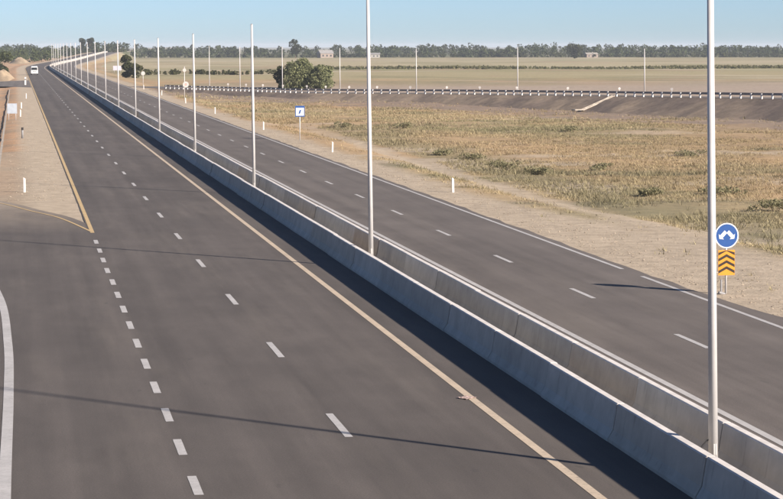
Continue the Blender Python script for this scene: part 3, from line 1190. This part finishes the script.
for k in range(bl):
    a = RNG.uniform(0, 6.283, n)
    lean = RNG.uniform(.3, 1.5, n) * hh
    wdt = (.010 + .022 * RNG.random(n)) * (1 + 1.0 * big)
    ox, oy = RNG.normal(0, .10, n), RNG.normal(0, .10, n)
    ca, sa = np.cos(a), np.sin(a)
    b0 = np.stack([X + ox - sa * wdt, Y + oy + ca * wdt, Z - .03], 1)
    b1 = np.stack([X + ox + sa * wdt, Y + oy - ca * wdt, Z - .03], 1)
    tp = np.stack([X + ox + ca * lean, Y + oy + sa * lean, Z + hh * RNG.uniform(.6, 1.1, n)], 1)
    vs_.append(np.stack([b0, b1, tp], 1))
    cs_.append(np.repeat(np.concatenate([tc, np.ones((n, 1))], 1)[:, None], 3, 1))
vs_ = np.concatenate(vs_).reshape(-1, 3)
cs_ = np.concatenate(cs_).reshape(-1, 4)
me = bpy.data.meshes.new('dry_grass')
nt_ = len(vs_) // 3
me.vertices.add(len(vs_))
me.vertices.foreach_set('co', vs_.astype(np.float32).ravel())
me.loops.add(nt_ * 3)
me.loops.foreach_set('vertex_index', np.arange(nt_ * 3, dtype=np.int32))
me.polygons.add(nt_)
me.polygons.foreach_set('loop_start', np.arange(0, nt_ * 3, 3, dtype=np.int32))
me.update(calc_edges=True)
a_ = me.color_attributes.new('Col', 'FLOAT_COLOR', 'POINT')
a_.data.foreach_set('color', cs_.astype(np.float32).ravel())
me.materials.append(M['grass'])
o = bpy.data.objects.new('dry_grass', me)
COL.objects.link(o)
kind(o, 'stuff')
tag(o, 'dry straw-coloured grass and weeds covering the field on the right', 'grass')
print('grass tufts', n)

# loose stones on the shoulders
n = 9000
side_ = RNG.random(n) < .75
X = np.where(side_, 23.1 + RNG.gamma(1.6, 1.4, n), RNG.uniform(-0.6, 3.15, n))
Y = np.where(side_, 45 + 190 * RNG.random(n) ** 1.5, 119 + 150 * RNG.random(n) ** 1.4)
Z = ground_z(X, Y)
sz = .012 + .032 * RNG.random(n) ** 5 + .010 * RNG.random(n)
oct_v = np.array([(1, 0, 0), (0, 1, 0), (-1, 0, 0), (0, -1, 0), (0, 0, .8), (0, 0, -.5)], float)
oct_f = np.array([(0, 1, 4), (1, 2, 4), (2, 3, 4), (3, 0, 4), (1, 0, 5), (2, 1, 5), (3, 2, 5), (0, 3, 5)])
vs_ = oct_v[None] * (sz[:, None, None] * RNG.uniform(.6, 1.4, (n, 6, 1))) + np.stack([X, Y, Z + sz * .2], 1)[:, None]
fs_ = (oct_f[None] + 6 * np.arange(n)[:, None, None]).reshape(-1, 3)
tc = np.array((.36, .305, .24)) * RNG.uniform(.65, 1.2, (n, 1))
o = mesh_obj('loose_stones', vs_.reshape(-1, 3).tolist(), fs_.tolist(), M['ground'], cols=np.repeat(np.concatenate([tc, np.ones((n, 1))], 1), 6, axis=0))
kind(o, 'stuff')
tag(o, 'loose stones scattered over the sandy shoulders', 'stones')

# weed shrubs
def shrub(x, y, w, h, label, seed, c0=(.14, .135, .075), c1=(.26, .24, .145)):
    rg = np.random.default_rng(seed)
    z0 = gz(x, y) - .04
    t = tag(empty('weed_shrub', (x, y, z0)), label, 'shrub', 'weed shrubs in the dry field')
    k = 7
    cs_ = [(rg.normal(0, w * .24), rg.normal(0, w * .24), h * rg.uniform(.25, .7)) for _ in range(k)]
    v, f, c = leaf_cloud(cs_, [w * .24] * k, [70] * k, .075, rg, c0, c1, .7 * h / w * 1.6)
    v[:, 2] = np.clip(v[:, 2], .01, h * 1.1)
    mesh_obj('foliage', v.tolist(), f.tolist(), M['leaf'], t, cols=c)
    bm = bmesh.new()
    for c_ in cs_:
        add_cyl(bm, (c_[0] * .15, c_[1] * .15, 0), c_, .02, .008, 5)
    bm_obj('stem', bm, M['bark'], t)


SH = [(34.0, 149.0, 2.4, .9, 'largest dark green weed shrub beside the sandy track'),
      (34.5, 163, 2.0, .7, 'dark weed shrub beside the track, behind the largest one'),
      (34.7, 142.5, 2.0, .6, 'low olive shrub just right of the largest weed shrub'),
      (40.6, 148, 2.2, .6, 'olive shrub standing alone in the middle of the dry field'),
      (36.4, 121.7, 1.6, .6, 'low shrub at the edge of the sandy apron, left of the near pole'),
      (39.3, 108.5, 2.6, .8, 'grey-green shrub at the right edge of the view'),
      (33.8, 171.5, 1.7, .6, 'small dark shrub at the far end of the shrub row by the track'),
      (56.0, 214, 2.2, .7, 'brown-green shrub at the foot of the ramp embankment'),
      (40.2, 226, 2.2, .8, 'green shrub on the orange soil near the bushy trees'),
      (53.6, 168, 2.0, .6, 'low dark shrub right of the near pole, halfway up the field'),
      (34.5, 228, 2.0, .8, 'green shrub right of the small square sign'),
      (40.8, 121, 2.4, .7, 'wide grey-green shrub just behind the blue round sign')]
for i, s in enumerate(SH):
    shrub(*s[:4], s[4], 40 + i)

# ------------------------------------------------------------------ spoil heaps on the left
def heap(x, y, rx_, ry_, h, label, seed):
    rg = np.random.default_rng(seed)
    nn, mm = 36, 16
    vs, fs, cs = [], [], []
    for i in range(mm + 1):
        r = i / mm
        for k in range(nn):
            a = 2 * math.pi * k / nn
            px, py = x + rx_ * r * math.cos(a), y + ry_ * r * math.sin(a)
            zz = h * (.5 + .5 * math.cos(math.pi * r)) * (1 + .5 * (float(vn(px * 6, py, 9, seed)) - .5)) + (float(vn(px * 5, py, 3, seed + 2)) - .5) * h * .16 * (1 - r)
            vs.append((px, py, gz(x, y) - .15 + zz))
            t = float(vn(px * 5, py, 6, seed + 5))
            cs.append((.34 * (.8 + .4 * t), .265 * (.8 + .4 * t), .185 * (.8 + .4 * t), 1))
    for i in range(mm):
        for k in range(nn):
            j = (k + 1) % nn
            fs.append((i * nn + k, i * nn + j, (i + 1) * nn + j, (i + 1) * nn + k))
    return tag(mesh_obj('earth_heap', vs, fs, M['ground'], smooth=True, cols=cs), label, 'earth heap', 'earth heaps on the left verge')


heap(-3.6, 575, 4.6, 40, 2.5, 'long beige earth heap left of the highway beyond the far side road', 3)
heap(2.0, 1120, 6.5, 40, 3.0, 'grey-beige earth heap behind the minibus on the left of the bend', 8)
heap(-9.5, 430, 5.0, 20, 1.3, 'low orange earth heap at the left edge of the view', 12)

# ------------------------------------------------------------------ minibus
def minibus(x, y):
    r = tag(empty('minibus', (x, y, 0.004)), 'white minibus driving towards the camera on the left carriageway', 'minibus')
    # side profile in YZ, front at -Y
    prof_ = [(-2.75, .42), (-2.82, .75), (-2.70, 1.15), (-2.2, 1.35), (-1.55, 2.25), (-1.1, 2.5), (2.6, 2.55), (2.8, 2.3), (2.85, .6), (2.7, .42)]
    bm = bmesh.new()
    for_l = [bm.verts.new((-1.0, p[0], p[1])) for p in prof_]
    for_r = [bm.verts.new((1.0, p[0], p[1])) for p in prof_]
    for v in for_l + for_r:
        if v.co.z > 1.3:
            v.co.x *= 1 - .12 * (v.co.z - 1.3) / 1.25
    bm.faces.new(for_l)
    bm.faces.new(list(reversed(for_r)))
    for i in range(len(prof_)):
        j = (i + 1) % len(prof_)
        bm.faces.new((for_l[j], for_l[i], for_r[i], for_r[j]))
    bmesh.ops.recalc_face_normals(bm, faces=bm.faces)
    bmesh.ops.bevel(bm, geom=list(bm.edges), offset=.07, segments=3, affect='EDGES', profile=.6)
    bm_obj('body', bm, M['van_white'], r, True)
    bm = bmesh.new()
    q = [(-.88, -2.165, 1.42), (.88, -2.165, 1.42), (.80, -1.62, 2.18), (-.80, -1.62, 2.18)]
    vv = [bm.verts.new((a, b - .03, c + .02)) for a, b, c in q]
    bm.faces.new(vv)
    bmesh.ops.solidify(bm, geom=list(bm.faces), thickness=.02)
    bm_obj('windscreen', bm, M['glass'], r)
    for s in (-1, 1):
        for y0, y1 in ((-1.35, -.35), (-.25, 1.1), (1.2, 2.5)):
            bm = bmesh.new()
            vv = [bm.verts.new((s * (1.005 - .12 * (z - 1.3) / 1.25), yy_, z)) for yy_, z in ((y0, 1.45), (y1, 1.45), (y1, 2.2), (y0 + (.25 if y0 < -1 else 0), 2.2))]
            bm.faces.new(vv)
            bmesh.ops.solidify(bm, geom=list(bm.faces), thickness=.012)
            bm_obj('side_window', bm, M['glass'], r)
        bm = bmesh.new()
        add_box(bm, (s * .78, -2.74, .95), (.34, .12, .2), .03)
        bm_obj('headlight', bm, M['lens'], r)
        bm = bmesh.new()
        add_box(bm, (s * 1.12, -1.75, 1.6), (.16, .1, .28), .03)
        bm_obj('mirror', bm, M['black'], r)
        for wy in (-1.85, 1.75):
            bm = bmesh.new()
            add_cyl(bm, (s * .78, wy, .36), (s * 1.01, wy, .36), .36, n=24)
            w = bm_obj('wheel', bm, M['black'], r, False)
            bm = bmesh.new()
            add_cyl(bm, (s * 1.0, wy, .36), (s * 1.03, wy, .36), .21, n=16)
            bm_obj('rim', bm, M['steel'], w)
    bm = bmesh.new()
    add_box(bm, (0, -2.80, .98), (1.05, .06, .16), .02)
    bm_obj('grille', bm, M['black'], r)
    bm = bmesh.new()
    add_box(bm, (0, -2.84, .58), (1.9, .12, .26), .05)
    bm_obj('bumper', bm, M['van_white'], r)
    bm = bmesh.new()
    add_box(bm, (0, -2.91, .58), (.52, .02, .11), .004)
    bm_obj('number_plate', bm, M['sign_white'], r)


minibus(5.3, 640)

# flattened scrap of packaging lying on the yellow line
bm = bmesh.new()
bmesh.ops.create_grid(bm, x_segments=7, y_segments=5, size=.5)
rg = random.Random(4)
for v in bm.verts:
    v.co = Vector((v.co.x * .36 + rg.uniform(-.02, .02), v.co.y * .3 + rg.uniform(-.02, .02), .012 + rg.uniform(0, .018)))
bmesh.ops.solidify(bm, geom=list(bm.faces), thickness=.006)
o = bm_obj('litter_scrap', bm, plain('pinkish_scrap', (.42, .32, .29), .9, .3, 9))
o.location = (10.55, 50.3, .006)
o.rotation_euler = (0, 0, .6)
tag(o, 'small crumpled pinkish scrap lying on the yellow line', 'litter')

# ------------------------------------------------------------------ far houses
def house(x, y, w, d, h, rh, rz, label, wm, rm):
    t = tag(empty('house', (x, y, gz(x, y) - .1), rz), label, 'house', 'far houses by the tree line')
    bm = bmesh.new()
    prism(bm, [(-w / 2, 0), (w / 2, 0), (w / 2, h), (-w / 2, h)], -d / 2, d / 2)
    bmesh.ops.recalc_face_normals(bm, faces=bm.faces)
    bm_obj('wall', bm, wm, t)
    bm = bmesh.new()
    v = [bm.verts.new(c) for c in ((-w / 2 - .4, -d / 2 - .4, h), (w / 2 + .4, -d / 2 - .4, h), (w / 2 + .4, d / 2 + .4, h), (-w / 2 - .4, d / 2 + .4, h), (-w / 2 - .4, 0, h + rh), (w / 2 + .4, 0, h + rh))]
    for q in ((0, 1, 5, 4), (2, 3, 4, 5), (0, 4, 3), (1, 2, 5), (3, 2, 1, 0)):
        bm.faces.new([v[k] for k in q])
    bm_obj('roof', bm, rm, t)
    for k in range(3):
        bm = bmesh.new()
        add_box(bm, ((k - 1) * w * .3, -d / 2 - .02, h * .52), (w * .13, .08, h * .36))
        bm_obj('window', bm, M['glass'], t)


house(226, 1590, 10, 8, 3.4, 2.6, .2, 'pinkish plastered house before the tree line, right of the bushy trees', M['wall'], M['roof'])
house(264, 1600, 9, 6, 2.6, 1.2, -.1, 'low white house before the tree line, beside the second pole', plain('white_plaster', (.34, .325, .305), .9, .05, 1), M['roof'])
house(432, 1600, 9, 6, 2.6, 1.3, .1, 'pale house before the tree line, between the two right ramp poles', M['wall'], plain('pale_roof', (.28, .26, .235), .8, .1, 1))

# ------------------------------------------------------------------ haze
bm = bmesh.new()
add_box(bm, (2400, 7300, 9), (13400 + 400, 15600 + 400, 26))
hz = bm_obj('haze', bm)
m = bpy.data.materials.new('haze_air')
m.use_nodes = True
nt = m.node_tree
nt.nodes.clear()
ou = nt.nodes.new('ShaderNodeOutputMaterial')
pv = nt.nodes.new('ShaderNodeVolumePrincipled')
pv.inputs['Color'].default_value = (0.80, 0.88, 1.0, 1)
pv.inputs['Density'].default_value = 0.00010
pv.inputs['Anisotropy'].default_value = 0.0
nt.links.new(pv.outputs[0], ou.inputs['Volume'])
hz.data.materials.append(m)
kind(hz, 'stuff')
tag(hz, 'thin pale haze lying over the whole plain', 'haze')
